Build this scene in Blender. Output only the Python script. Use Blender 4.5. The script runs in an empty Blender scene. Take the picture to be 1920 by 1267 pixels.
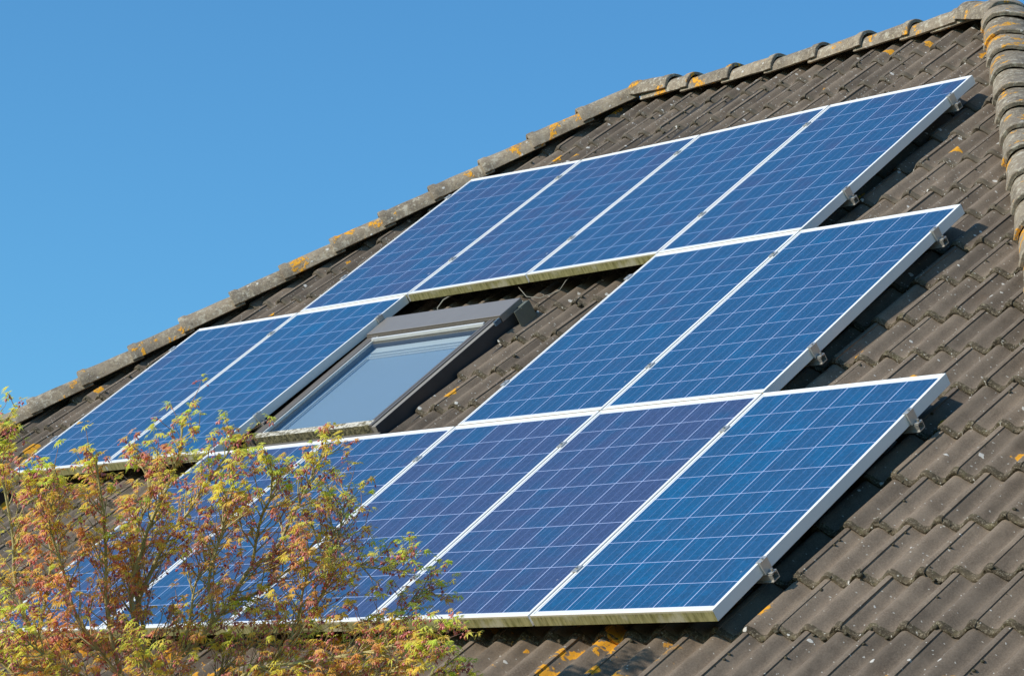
import bpy, bmesh, math, random
from math import sin, cos, pi, radians, sqrt, floor, exp
from mathutils import Vector, Matrix, noise
random.seed(11)
S = sqrt(0.5)
Z0 = 6.6                                   # height of the roof-plane origin above the ground
# roof-plane frame: x along the ridge, v up the 45 degree slope, n away from the tiles; n=0 is the top of the solar panels
M = Matrix(((1, 0, 0, 0), (0, S, -S, 0), (0, S, S, Z0), (0, 0, 0, 1)))
M3 = M.to_3x3()
scene = bpy.context.scene

# ---------------------------------------------------------------- camera
CR = ((0.66655698, 0.6052682, -0.43514619), (-0.09337311, -0.51134586, -0.85428735), (-0.73958316, 0.61006215, -0.28432538))
CC = Vector((14.1682888, -11.15357627, 4.06557814))
right = M3 @ Vector(CR[0]); down = M3 @ Vector(CR[1]); fwd = M3 @ Vector(CR[2])
cpos = M @ CC
cam_d = bpy.data.cameras.new('camera'); cam = bpy.data.objects.new('camera', cam_d)
scene.collection.objects.link(cam)
mw = Matrix.Identity(4)
for i, a in enumerate((right, -down, -fwd)):
    for k in range(3): mw[k][i] = a[k]
for k in range(3): mw[k][3] = cpos[k]
cam.matrix_world = mw
cam_d.sensor_width = 36; cam_d.lens = 36 * 5296.13 / 1920
cam_d.clip_start = 0.1; cam_d.clip_end = 3000
scene.camera = cam

# ---------------------------------------------------------------- sky, sun, exposure
sun_p = Vector((-0.27, -0.38, 1.0)).normalized()
sun_w = (M3 @ sun_p).normalized()
elev = math.asin(sun_w.z); azim = math.atan2(sun_w.x, sun_w.y)
w = bpy.data.worlds.new('World'); scene.world = w; w.use_nodes = True
nt = w.node_tree; bg = nt.nodes['Background']
sky = nt.nodes.new('ShaderNodeTexSky'); sky.sky_type = 'NISHITA'; sky.sun_disc = False
sky.sun_elevation = elev; sky.sun_rotation = azim
sky.altitude = 0; sky.air_density = 1.25; sky.dust_density = 0.45; sky.ozone_density = 10.0
tint = nt.nodes.new('ShaderNodeMix'); tint.data_type = 'RGBA'; tint.blend_type = 'MULTIPLY'; tint.inputs[0].default_value = 1.0
tint.inputs[7].default_value = (0.86, 1.08, 0.97, 1)
nt.links.new(sky.outputs[0], tint.inputs[6]); nt.links.new(tint.outputs[2], bg.inputs[0]); bg.inputs[1].default_value = 0.15
sd = bpy.data.lights.new('sun', 'SUN'); sd.energy = 3.7; sd.angle = radians(0.5); sd.color = (1.0, 0.91, 0.78)
so = bpy.data.objects.new('sun', sd); scene.collection.objects.link(so)
so.rotation_euler = sun_w.to_track_quat('Z', 'Y').to_euler()
scene.view_settings.view_transform = 'Standard'; scene.view_settings.look = 'None'
scene.view_settings.exposure = 0.28; scene.view_settings.gamma = 1.0

# ---------------------------------------------------------------- helpers
C = scene.collection
def link(o, parent=None):
    C.objects.link(o)
    if parent is not None: o.parent = parent
    return o
class MB:
    """collects faces (with material slots and a per-face tone) and links them as ONE mesh object"""
    def __init__(self): self.v = []; self.f = []; self.m = []; self.t = []
    def face(self, idx, m=0, t=0.5): self.f.append(idx); self.m.append(m); self.t.append(t)
    def add(self, vs, fs, m=0, t=0.5):
        b = len(self.v); self.v += [tuple(p) for p in vs]
        for f in fs: self.face([b + i for i in f], m, t)
    def box(self, a, b, m=0, t=0.5, ms=None):
        (x0, y0, z0), (x1, y1, z1) = a, b
        vs = [(x0, y0, z0), (x1, y0, z0), (x1, y1, z0), (x0, y1, z0), (x0, y0, z1), (x1, y0, z1), (x1, y1, z1), (x0, y1, z1)]
        fs = [(0, 3, 2, 1), (4, 5, 6, 7), (0, 1, 5, 4), (1, 2, 6, 5), (2, 3, 7, 6), (3, 0, 4, 7)]   # bottom top front(-y) right back left
        bb = len(self.v); self.v += vs
        for k, f in enumerate(fs): self.face([bb + i for i in f], (ms or {}).get(k, m), t)
    def tube(self, pts, rad, n=6, m=0, t=0.5, cap=True):
        base = len(self.v); prev = None
        for i, p in enumerate(pts):
            p = Vector(p)
            d = (Vector(pts[min(i + 1, len(pts) - 1)]) - Vector(pts[max(i - 1, 0)])).normalized()
            a = prev - d * prev.dot(d) if prev is not None else d.orthogonal()
            if a.length < 1e-6: a = d.orthogonal()
            a.normalize(); prev = a; b = d.cross(a)
            r = rad[i] if hasattr(rad, '__len__') else rad
            for k in range(n):
                an = 2 * pi * k / n; self.v.append(tuple(p + (a * cos(an) + b * sin(an)) * r))
        for i in range(len(pts) - 1):
            for k in range(n):
                k2 = (k + 1) % n
                self.face([base + i * n + k, base + i * n + k2, base + (i + 1) * n + k2, base + (i + 1) * n + k], m, t)
        if cap:
            self.face([base + k for k in range(n)][::-1], m, t)
            self.face([base + (len(pts) - 1) * n + k for k in range(n)], m, t)
    def build(self, name, mats, parent=None, smooth=False, matrix=None, bevel=0, auto=None, cut=None):
        me = bpy.data.meshes.new(name); me.from_pydata(self.v, [], self.f)
        for mt in (mats if isinstance(mats, (list, tuple)) else [mats]): me.materials.append(mt)
        me.polygons.foreach_set('material_index', self.m)
        at = me.attributes.new('tone', 'FLOAT', 'FACE'); at.data.foreach_set('value', self.t)
        if smooth: me.polygons.foreach_set('use_smooth', [True] * len(self.f))
        if cut:
            bm = bmesh.new(); bm.from_mesh(me)
            for co, no in cut:
                bmesh.ops.bisect_plane(bm, geom=bm.verts[:] + bm.edges[:] + bm.faces[:], plane_co=co, plane_no=no, clear_outer=True)
            bm.to_mesh(me); bm.free()
        me.update()
        if auto is not None: me.set_sharp_from_angle(angle=radians(auto))
        o = link(bpy.data.objects.new(name, me), parent)
        if matrix is not None: o.matrix_world = matrix
        if bevel:
            b = o.modifiers.new('bevel', 'BEVEL'); b.width = bevel; b.segments = 2; b.limit_method = 'ANGLE'
        return o
def tag(o, label=None, cat=None, group=None, kind=None):
    if label: o['label'] = label
    if cat: o['category'] = cat
    if group: o['group'] = group
    if kind: o['kind'] = kind
    return o
def empty(name, matrix):
    o = link(bpy.data.objects.new(name, None)); o.matrix_world = matrix; o.empty_display_size = 0.2
    return o
def at_plane(x, v, n=0.0): return M @ Matrix.Translation((x, v, n))
def sag(x, v):                              # the old roof dips a little towards the ridge
    h = min(1, max(0, (v + 1.5) / 1.4)); h = h * h * (3 - 2 * h)
    return -0.028 * h * exp(-((x - 2.35) / 1.15) ** 2)

# ---------------------------------------------------------------- materials
def mat(name):
    m = bpy.data.materials.new(name); m.use_nodes = True
    n = m.node_tree; p = n.nodes['Principled BSDF']
    return m, n, p
class G:
    """tiny node-graph helper"""
    def __init__(self, nt): self.nt = nt; self.n = nt.nodes; self.l = nt.links
    def put(self, sock, val):
        if hasattr(val, 'is_linked') or isinstance(val, bpy.types.NodeSocket): self.l.new(val, sock)
        else: sock.default_value = val
    def math(self, op, a, b=0.0, c=0.0, clamp=False):
        n = self.n.new('ShaderNodeMath'); n.operation = op; n.use_clamp = clamp
        self.put(n.inputs[0], a); self.put(n.inputs[1], b); self.put(n.inputs[2], c); return n.outputs[0]
    def mix(self, f, a, b, mode='MIX'):
        n = self.n.new('ShaderNodeMix'); n.data_type = 'RGBA'; n.blend_type = mode
        self.put(n.inputs[0], f)
        for s, v in ((n.inputs[6], a), (n.inputs[7], b)):
            self.put(s, (*v, 1) if isinstance(v, tuple) and len(v) == 3 else v)
        return n.outputs[2]
    def noise(self, vec, scale, detail=4, rough=0.55, out=0, dist=0.0):
        n = self.n.new('ShaderNodeTexNoise'); self.put(n.inputs['Vector'], vec)
        n.inputs['Scale'].default_value = scale; n.inputs['Detail'].default_value = detail
        n.inputs['Roughness'].default_value = rough; n.inputs['Distortion'].default_value = dist; return n.outputs[out]
    def voro(self, vec, scale, out='Distance', feat='F1', rnd=1.0, dim='3D'):
        n = self.n.new('ShaderNodeTexVoronoi'); n.feature = feat; n.voronoi_dimensions = dim; self.put(n.inputs['Vector'], vec)
        n.inputs['Scale'].default_value = scale; n.inputs['Randomness'].default_value = rnd; return n.outputs[out]
    def step(self, v, lo, hi, a=0.0, b=1.0):
        n = self.n.new('ShaderNodeMapRange'); n.interpolation_type = 'SMOOTHSTEP'
        self.put(n.inputs[0], v)
        for i, q in enumerate((lo, hi, a, b)): self.put(n.inputs[i + 1], q)
        return n.outputs[0]
    def coord(self, k='Object'): return self.n.new('ShaderNodeTexCoord').outputs[k]
    def sep(self, v):
        n = self.n.new('ShaderNodeSeparateXYZ'); self.put(n.inputs[0], v); return n.outputs
    def comb(self, x, y, z=0.0):
        n = self.n.new('ShaderNodeCombineXYZ'); self.put(n.inputs[0], x); self.put(n.inputs[1], y); self.put(n.inputs[2], z); return n.outputs[0]
    def vmath(self, op, a, b):
        n = self.n.new('ShaderNodeVectorMath'); n.operation = op; self.put(n.inputs[0], a); self.put(n.inputs[1], b); return n.outputs[0]
    def attr(self, name):
        n = self.n.new('ShaderNodeAttribute'); n.attribute_name = name; return n.outputs['Fac']
    def bump(self, h, dist, strength=1.0):
        n = self.n.new('ShaderNodeBump'); self.put(n.inputs['Height'], h); n.inputs['Distance'].default_value = dist
        n.inputs['Strength'].default_value = strength; return n.outputs[0]

def concrete(name, base, warm, cap=False, mossy=False):
    """weathered concrete with lichen rings, white flecks, green-grey crust"""
    m, n, p = mat(name); g = G(n); co = g.coord()
    if cap: co = n.nodes.new('ShaderNodeNewGeometry').outputs['Position']      # caps share no pattern: textured by where they lie
    D = '3D' if cap else '2D'
    tone = g.attr('tone')
    big = g.noise(co, 1.3, 3); mid = g.noise(co, 9, 5, 0.6); fine = g.noise(co, 160, 3, 0.7); streak = g.noise(g.vmath('MULTIPLY', co, (30, 3, 30)), 1, 3)
    col = g.mix(g.step(mid, 0.3, 0.7), base, warm)
    col = g.mix(g.step(streak, 0.35, 0.75, 0, 0.35), col, tuple(c * 0.72 for c in base))
    col = g.mix(g.step(fine, 0.3, 0.75, 0, 0.55), col, tuple(min(1, c * 1.5) for c in warm))
    col = g.mix(1.0, col, g.mix(tone, (0.80, 0.80, 0.80), (1.15, 1.13, 1.10)), 'MULTIPLY')
    stain = g.noise(g.vmath('MULTIPLY', co, (7, 3.5, 7)), 1, 5, 0.65)
    col = g.mix(g.step(stain, 0.50, 0.68, 0, 0.45), col, tuple(c * 0.62 for c in base))
    col = g.mix(g.step(stain, 0.46, 0.30, 0, 0.35), col, tuple(c * 1.18 for c in warm))
    wob = g.vmath('ADD', co, g.vmath('MULTIPLY', g.vmath('SUBTRACT', g.noise(co, 38, 3, out=1), (0.5, 0.5, 0.5)), (0.05, 0.05, 0.05)))
    if cap or mossy:
        gr = g.math('MULTIPLY', g.step(g.noise(co, 26, 5, 0.7), 0.5, 0.62), g.step(g.noise(co, 3.1, 2), 0.3, 0.55))
        col = g.mix(g.math('MULTIPLY', gr, 0.8), col, (0.46, 0.42, 0.33) if cap else (0.10, 0.085, 0.045))
        if cap: col = g.mix(g.step(g.noise(co, 55, 5, 0.75), 0.52, 0.66, 0, 0.65), col, (0.44, 0.38, 0.25))
        if cap: col = g.mix(g.step(g.noise(co, 20, 5, 0.7), 0.56, 0.70, 0, 0.6), col, (0.07, 0.058, 0.045))
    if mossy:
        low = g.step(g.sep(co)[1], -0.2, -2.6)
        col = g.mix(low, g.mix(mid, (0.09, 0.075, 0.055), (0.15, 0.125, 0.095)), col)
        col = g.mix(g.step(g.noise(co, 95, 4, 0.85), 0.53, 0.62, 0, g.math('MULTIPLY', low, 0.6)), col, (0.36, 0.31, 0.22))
    # pale flecks, denser towards the ridge
    vy = g.sep(co)[1]
    if not cap:
        sw = g.sep(wob); wob = g.comb(sw[0], sw[1], 0.0)
    zone = 0.5 if cap else g.step(vy, -4.8, 0.6, 0.38, 1.0)
    wv = g.vmath('ADD', co, g.vmath('MULTIPLY', g.vmath('SUBTRACT', g.noise(co, 60, 2, out=1), (0.5, 0.5, 0.5)), (0.016, 0.016, 0.016)))
    if not cap: sv = g.sep(wv); wv = g.comb(sv[0], sv[1], 0.0)
    d1 = g.voro(wv, 24, 'Distance', dim=D); r1 = g.sep(g.voro(wv, 24, 'Color', dim=D))
    size = g.math('ADD', g.math('MULTIPLY', g.math('POWER', r1[0], 4.0), 0.24), 0.05)
    pick = g.math('LESS_THAN', r1[1], g.math('MULTIPLY', zone, 0.95 if cap else 0.20))
    fleck = g.math('MULTIPLY', g.step(g.math('SUBTRACT', d1, size), -0.03, 0.02, 1, 0), pick)
    col = g.mix(g.math('MULTIPLY', fleck, 0.85), col, (0.60, 0.58, 0.53))
    d1b = g.voro(wv, 75, 'Distance', dim=D); r1b = g.sep(g.voro(wv, 75, 'Color', dim=D))
    fl2 = g.math('MULTIPLY', g.step(d1b, 0.12, 0.24, 1, 0), g.math('LESS_THAN', r1b[1], g.math('MULTIPLY', zone, 0.42 if cap else 0.10)))
    col = g.mix(g.math('MULTIPLY', fl2, 0.8), col, (0.52, 0.50, 0.44))
    # orange lichen
    sc = 5.5 if cap else 3.6
    wo = g.vmath('MULTIPLY', g.vmath('ADD', wob, g.vmath('MULTIPLY', g.vmath('SUBTRACT', g.noise(co, 14, 3, out=1), (0.5, 0.5, 0.5)), (0.07, 0.07, 0.0))), (1.0, 0.8, 1.0))
    d2 = g.voro(wo, sc, 'Distance', dim=D); r2 = g.sep(g.voro(wo, sc, 'Color', dim=D))
    rad = g.math('ADD', g.math('MULTIPLY', g.math('POWER', r2[0], 2.2), 0.26 if cap else 0.07), 0.08 if cap else 0.095)
    thr = 0.62 if cap else 0.28
    on = g.math('LESS_THAN', r2[1], thr)
    inner = g.step(g.noise(co, 60, 3, 0.7), 0.30, 0.45)
    ring = g.math('MAXIMUM', g.step(g.math('DIVIDE', d2, rad), 0.45, 0.8), inner)
    lich = g.math('MULTIPLY', g.math('MULTIPLY', g.step(g.math('SUBTRACT', d2, rad), -0.02, 0.005, 1, 0), on), ring)
    if cap:
        lich = g.math('MULTIPLY', g.step(g.noise(co, 6.5, 5, 0.62), 0.585, 0.615), g.step(g.noise(co, 48, 4, 0.7), 0.40, 0.50))
    else:
        lower = g.math('MULTIPLY', g.step(g.noise(g.vmath('MULTIPLY', co, (1, 1, 0)), 5.3, 4, 0.6), 0.58, 0.60), g.math('MULTIPLY', g.step(vy, -4.7, -4.95), g.step(g.sep(co)[0], 6.9, 6.5)))
        lich = g.math('MAXIMUM', lich, g.math('MULTIPLY', lower, inner))
    col = g.mix(g.math('MULTIPLY', lich, 0.95), col, g.mix(fine, (0.62, 0.26, 0.012), (0.80, 0.40, 0.03)))
    g.put(p.inputs['Base Color'], col); p.inputs['Roughness'].default_value = 0.88
    p.inputs['Specular IOR Level'].default_value = 0.25
    h = g.math('ADD', g.math('MULTIPLY', fine, 0.5), g.math('ADD', g.math('MULTIPLY', g.noise(co, 45, 4, 0.65), 0.9), g.math('MULTIPLY', g.math('MAXIMUM', lich, fleck), 0.7)))
    g.put(p.inputs['Normal'], g.bump(h, 0.0032 if cap else 0.0016))
    return m
MT_tile = concrete('weathered_tile', (0.118, 0.092, 0.069), (0.182, 0.144, 0.108))
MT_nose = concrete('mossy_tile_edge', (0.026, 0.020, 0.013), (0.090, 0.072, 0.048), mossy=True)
MT_cap = concrete('lichen_cap', (0.150, 0.122, 0.090), (0.26, 0.215, 0.160), cap=True)

def simple(name, col, rough=0.5, metal=0.0, spec=0.5, nz=0.0, nscale=20, bump=0.0):
    m, n, p = mat(name); g = G(n); co = g.coord()
    if nz:
        f = g.noise(co, nscale, 5, 0.6)
        c = g.mix(f, tuple(x * (1 - nz) for x in col), tuple(min(1, x * (1 + nz)) for x in col)); g.put(p.inputs['Base Color'], c)
    else: p.inputs['Base Color'].default_value = (*col, 1)
    p.inputs['Roughness'].default_value = rough; p.inputs['Metallic'].default_value = metal; p.inputs['Specular IOR Level'].default_value = spec
    if bump: g.put(p.inputs['Normal'], g.bump(g.noise(co, nscale * 4, 4), bump))
    return m
MT_dark = simple('roof_underlay', (0.02, 0.02, 0.02), 0.9)
MT_alu = simple('anodised_frame', (0.84, 0.83, 0.80), 0.38, 0.0, 0.6, 0.05, 14)
MT_clamp = simple('aluminium_clamp', (0.62, 0.60, 0.55), 0.42, 0.7, 0.5, 0.15, 60)
MT_steel = simple('galvanised_bolt', (0.5, 0.49, 0.45), 0.35, 0.9, 0.5, 0.2, 90)
MT_black = simple('black_plastic', (0.012, 0.012, 0.013), 0.55)
MT_cable = simple('grey_cable', (0.22, 0.21, 0.17), 0.6)
MT_clad = simple('window_cladding', (0.165, 0.145, 0.125), 0.42, 0.25, 0.5, 0.18, 12)
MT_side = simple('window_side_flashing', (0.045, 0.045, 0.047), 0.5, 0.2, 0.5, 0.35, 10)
MT_plate = simple('window_end_plate', (0.15, 0.16, 0.13), 0.5, 0.2, 0.5, 0.3, 20)
MT_seal = simple('glass_seal', (0.62, 0.62, 0.60), 0.4, 0.2, 0.5, 0.1, 30)
MT_lining = simple('white_lining', (0.60, 0.66, 0.72), 0.5)
MT_skysheet = simple('painted_sky_reflection', (0.27, 0.38, 0.53), 0.8)  # pane's sky reflection, put into the colour of the sheet behind it
MT_mossclump = simple('moss', (0.085, 0.075, 0.050), 0.95, 0, 0.1, 0.5, 60, 0.004)
MT_brick = None

def front_face():
    m, n, p = mat('algae_stained_frame'); g = G(n); co = g.coord()
    st = g.noise(g.vmath('MULTIPLY', co, (55, 4, 8)), 1.0, 5, 0.65)
    bl = g.noise(co, 7, 4, 0.6)
    c = g.mix(g.step(st, 0.35, 0.65), (0.16, 0.15, 0.045), (0.36, 0.33, 0.15))
    c = g.mix(g.step(bl, 0.52, 0.68, 0, 0.6), c, (0.50, 0.47, 0.36))
    c = g.mix(g.step(g.noise(g.vmath('MULTIPLY', co, (90, 6, 30)), 1.0, 3), 0.60, 0.72, 0, 0.7), c, (0.09, 0.07, 0.025))
    c = g.mix(g.step(g.sep(co)[2], -0.012, -0.002), c, (0.55, 0.5, 0.38))
    g.put(p.inputs['Base Color'], c); p.inputs['Roughness'].default_value = 0.8
    return m
MT_algae = front_face()
def sash_bottom():
    m, n, p = mat('lichen_crusted_sash'); g = G(n); co = g.coord()
    c = g.mix(g.step(g.noise(co, 40, 5, 0.7), 0.42, 0.58), (0.16, 0.14, 0.09), (0.60, 0.56, 0.47))
    g.put(p.inputs['Base Color'], c); p.inputs['Roughness'].default_value = 0.9
    g.put(p.inputs['Normal'], g.bump(g.noise(co, 90, 4), 0.004)); return m
MT_crust = sash_bottom()
def moss_bar():
    m, n, p = mat('mossy_sash_front'); g = G(n); co = g.coord()
    c = g.mix(g.step(g.noise(co, 70, 5, 0.7), 0.40, 0.62), (0.05, 0.045, 0.02), (0.24, 0.21, 0.11))
    g.put(p.inputs['Base Color'], c); p.inputs['Roughness'].default_value = 0.9
    g.put(p.inputs['Normal'], g.bump(g.noise(co, 110, 4), 0.004)); return m
MT_mossbar = moss_bar()
def glass_mat():
    m, n, p = mat('window_glass'); g = G(n)
    n.nodes.remove(p); out = n.nodes['Material Output']
    gl = n.nodes.new('ShaderNodeBsdfGlossy'); gl.inputs['Roughness'].default_value = 0.015
    tr = n.nodes.new('ShaderNodeBsdfTransparent'); tr.inputs[0].default_value = (0.82, 0.88, 0.88, 1)
    fr = n.nodes.new('ShaderNodeFresnel'); fr.inputs[0].default_value = 1.9
    mx = n.nodes.new('ShaderNodeMixShader')
    n.links.new(fr.outputs[0], mx.inputs[0]); n.links.new(tr.outputs[0], mx.inputs[1]); n.links.new(gl.outputs[0], mx.inputs[2])
    n.links.new(mx.outputs[0], out.inputs[0]); return m
MT_glass = glass_mat()

# solar cells ------------------------------------------------
PW, PH, LIP, FT = 0.988, 1.652, 0.011, 0.050
CELL = 0.1590
MX = (PW - 6 * CELL) / 2; MY = (PH - 10 * CELL) / 2
def cell_mat():
    m, n, p = mat('polycrystalline_cells'); g = G(n); co = g.coord(); x, y, z = g.sep(co)
    oin = n.nodes.new('ShaderNodeObjectInfo'); oi = oin.outputs['Random']; pt = g.sep(oin.outputs['Color'])[0]
    u = g.math('DIVIDE', g.math('SUBTRACT', x, MX), CELL); v = g.math('DIVIDE', g.math('SUBTRACT', y, MY), CELL)
    iu = g.math('FLOOR', u); iv = g.math('FLOOR', v)
    fu = g.math('ABSOLUTE', g.math('SUBTRACT', g.math('FRACT', u), 0.5)); fv = g.math('ABSOLUTE', g.math('SUBTRACT', g.math('FRACT', v), 0.5))
    line = g.math('MAXIMUM', g.math('GREATER_THAN', fu, 0.5 - 0.0021 / CELL), g.math('GREATER_THAN', fv, 0.5 - 0.0015 / CELL))
    outx = g.math('GREATER_THAN', g.math('ABSOLUTE', g.math('SUBTRACT', x, PW / 2)), 3 * CELL - 0.0008)
    outy = g.math('GREATER_THAN', g.math('ABSOLUTE', g.math('SUBTRACT', y, PH / 2)), 5 * CELL - 0.0008)
    border = g.math('MAXIMUM', outx, outy)
    b3 = g.math('ABSOLUTE', g.math('SUBTRACT', g.math('FRACT', g.math('MULTIPLY', g.math('FRACT', u), 3.0)), 0.5))
    bus = g.math('LESS_THAN', b3, 0.0011 * 3 / CELL)
    wn = n.nodes.new('ShaderNodeTexWhiteNoise'); wn.noise_dimensions = '4D'
    g.put(wn.inputs['Vector'], g.comb(iu, iv, 0.0)); g.put(wn.inputs['W'], g.math('MULTIPLY', oi, 57.0))
    r = g.sep(wn.outputs['Color'])
    off = g.vmath('ADD', co, g.comb(g.math('MULTIPLY', iu, 3.7), g.math('MULTIPLY', iv, 2.3), g.math('MULTIPLY', oi, 40.0)))
    grain = g.sep(g.voro(off, 85, 'Color'))[0]; grain2 = g.sep(g.voro(off, 260, 'Color'))[0]
    cloud = g.noise(off, 5.5, 2, 0.5, dist=0.6)
    purple = (0.042, 0.064, 0.148); blue = (0.016, 0.076, 0.178); teal = (0.006, 0.096, 0.226)
    tone = g.math('ADD', g.math('MULTIPLY', g.math('SUBTRACT', r[0], 0.5), 0.34), g.math('ADD', g.math('MULTIPLY', g.math('SUBTRACT', cloud, 0.5), 0.95), pt))
    c = g.mix(g.step(tone, 0.0, 0.55), purple, blue); c = g.mix(g.step(tone, 0.62, 1.15), c, teal)
    k = g.math('ADD', 0.80, g.math('ADD', g.math('MULTIPLY', grain, 0.26), g.math('MULTIPLY', grain2, 0.18)))
    c = g.mix(1.0, c, g.comb(k, k, k), 'MULTIPLY')
    c = g.mix(g.math('MULTIPLY', bus, 0.55), c, (0.20, 0.27, 0.45))
    c = g.mix(line, c, (0.42, 0.50, 0.74))
    c = g.mix(border, c, (0.74, 0.75, 0.76))
    spots = g.math('MULTIPLY', g.step(g.voro(co, 3.1, 'Distance'), 0.016, 0.030, 1, 0), g.math('GREATER_THAN', g.sep(g.voro(co, 3.1, 'Color'))[1], 0.72))
    c = g.mix(g.math('MULTIPLY', spots, 0.6), c, (0.6, 0.62, 0.66))
    g.put(p.inputs['Base Color'], c); p.inputs['Roughness'].default_value = 0.45; p.inputs['Specular IOR Level'].default_value = 0.2
    p.inputs['Coat Weight'].default_value = 0.85; p.inputs['Coat IOR'].default_value = 1.38
    g.put(p.inputs['Coat Roughness'], g.step(g.noise(co, 3.0, 3), 0.2, 0.8, 0.05, 0.12))
    return m
MT_cell = cell_mat()

# ---------------------------------------------------------------- the roof and its house
CR0 = -0.12                                   # height of the tile crests in the roof-plane frame
VR = 1.305                                     # where the two main slopes would meet, measured up the slope
XA, XB = 1.42, 4.33                           # ends of the ridge
VE = -6.05                                    # eaves
K = sqrt(2)
AMP = 0.0215
def tile_prof(d):                             # d from the first crest of the tile
    t = (d / 0.15) % 1.0
    t = t / 0.43 * 0.5 if t < 0.43 else 0.5 + (t - 0.43) / 0.57 * 0.5      # short fall right of each crest, long rise to the next
    return AMP * (cos(2 * pi * t) - 1)
def tiles(mb, xmin, xmax, vmin, vmax, inside, dx=0.0125, fine=True, hole=None, warp=None, v0=None, seed=3):
    rnd = random.Random(seed)
    P = 0.345; L = 0.415
    v0 = v0 if v0 is not None else vmin
    rows = int((vmax - v0) / P) + 2
    for r in range(-1, rows):
        vb = v0 + r * P
        if vb + P < vmin or vb > vmax + 0.2: continue
        x = floor(xmin / 0.3) * 0.3 - 0.3 + (0.15 if r % 2 else 0) - 0.008
        while x < xmax + 0.3:
            if inside(x + 0.15, vb + 0.17):
                tn = rnd.random(); jz = rnd.uniform(-0.0015, 0.0025); jv = rnd.uniform(-0.004, 0.004); tw = rnd.uniform(-0.006, 0.006); jx = rnd.uniform(-0.0015, 0.0015)
                n = int(round(0.328 / dx)); ph = rnd.random() * 50
                if fine: st = [(L, 0, 0), (0.25, 0, 0), (0.12, 0, 0), (0.04, 0, 0), (0.024, -0.0003, 1), (0.012, -0.0015, 1), (0.003, -0.005, 1), (-0.001, -0.012, 1), (0.0, -0.020, 1), (0.003, -0.027, 1), (0.03, -0.032, 1)]
                else: st = [(L, 0, 0), (0.02, 0, 0), (0.0, -0.008, 1), (0.002, -0.026, 1)]
                base = len(mb.v)
                for (dv, dz, nose) in st:
                    for i in range(n + 1):
                        d = -0.014 + 0.328 * i / n
                        lift = 0.0
                        if d > 0.25: q = min(1, (d - 0.25) / 0.04); lift = 0.0045 * q * q * (3 - 2 * q)
                        z = CR0 - 0.021 + tile_prof(d) + 0.023 * (1 - dv / P) + lift + dz + jz + tw * (d - 0.15)
                        vv = vb + dv + jv
                        if fine and dv < 0.03:
                            nn = noise.noise(Vector((x * 40 + d * 95 + ph, vb * 31, dz * 220)))
                            n2 = noise.noise(Vector((x * 40 + d * 230 + ph, vb * 17, dz * 400)))
                            vv -= 0.005 * nn + 0.006 * n2; z += (0.0022 * nn + 0.0032 * n2) * (1 if dz < -0.001 else 0.4)
                        if i == n: z -= 0.0
                        xx = x + d + jx
                        mb.v.append((xx, vv, z + (warp(xx, vv) if warp else 0)))
                def keep(i, s):
                    if not hole: return True
                    xc = x - 0.014 + 0.328 * (i + 0.5) / n
                    return not (hole[0] < xc < hole[1] and hole[2] < vb + 0.1 < hole[3])
                for s in range(len(st) - 1):
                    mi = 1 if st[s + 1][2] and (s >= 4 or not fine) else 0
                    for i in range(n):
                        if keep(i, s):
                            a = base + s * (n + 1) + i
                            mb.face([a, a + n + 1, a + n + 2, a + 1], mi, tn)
                # right hand lip of the tile
                if keep(n - 1, 0):
                    b2 = len(mb.v)
                    for s in range(len(st)):
                        px, py, pz = mb.v[base + s * (n + 1) + n]
                        mb.v.append((px, py, pz)); mb.v.append((px - 0.001, py, pz - 0.010))
                    for s in range(len(st) - 1):
                        mb.face([b2 + 2 * s, b2 + 2 * s + 1, b2 + 2 * s + 3, b2 + 2 * s + 2], 0, tn * 0.6)
            x += 0.3
hl = lambda x, v: v < VR - K * (XA - x) + 0.5 and v < VR - K * (x - XB) + 0.5
house = empty('house', Matrix.Translation(((XA + XB) / 2, 0.9, 0)))
tag(house, 'house with weathered brown concrete tile hip roof carrying the blue solar panels', 'house')
def kid(o): o.parent = house; o.matrix_parent_inverse = house.matrix_world.inverted(); return o
mb = MB()
WX0, WX1, WV0, WV1 = 2.022, 3.128, -3.105, -1.905
tiles(mb, -4.2, 9.8, VE, VR, hl, warp=sag, v0=-4.235 - 0.345 * 6, hole=(1.90, 3.150, -3.35, -1.88))
a1 = Vector((K, -1, 0)).normalized(); a2 = Vector((K, 1, 0)).normalized()
cuts = [(Vector((XA, VR, 0)), Vector((-K, 1, 0)).normalized()), (Vector((XB, VR, 0)), a2), (Vector((0, VR - 0.035, 0)), Vector((0, 1, 0)))]
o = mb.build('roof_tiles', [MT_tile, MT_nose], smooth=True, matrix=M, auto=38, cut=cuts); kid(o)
# the three other slopes
nn = -0.12
ctr = Vector(((XA + XB) / 2, S * VR - S * nn, 0))        # plan centre of the ridge
yr = ctr.y
RUN = S * (VR - VE)
def slope_matrix(ang, dist):
    # rotates the front slope about the vertical through the ridge, shifting it by dist along its own ridge normal
    return Matrix.Translation((ctr.x, ctr.y, 0)) @ Matrix.Rotation(ang, 4, 'Z') @ Matrix.Translation((0, -dist, 0)) @ Matrix.Translation((0, -yr, 0))
half = (XB - XA) / 2
back = MB(); tiles(back, -4.2 - ctr.x, 9.8 - ctr.x, VE, VR, lambda x, v: abs(x) < half + (VR - v) / K + 0.3, dx=0.03, fine=False, v0=-4.235 - 0.345 * 6, seed=5)
o = back.build('roof_tiles', [MT_tile, MT_nose], smooth=True, auto=38, cut=[(Vector((-half, VR, 0)), Vector((-K, 1, 0))), (Vector((half, VR, 0)), Vector((K, 1, 0))), (Vector((0, VR - 0.035, 0)), Vector((0, 1, 0)))],
               matrix=slope_matrix(pi, 0) @ M); kid(o)
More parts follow.
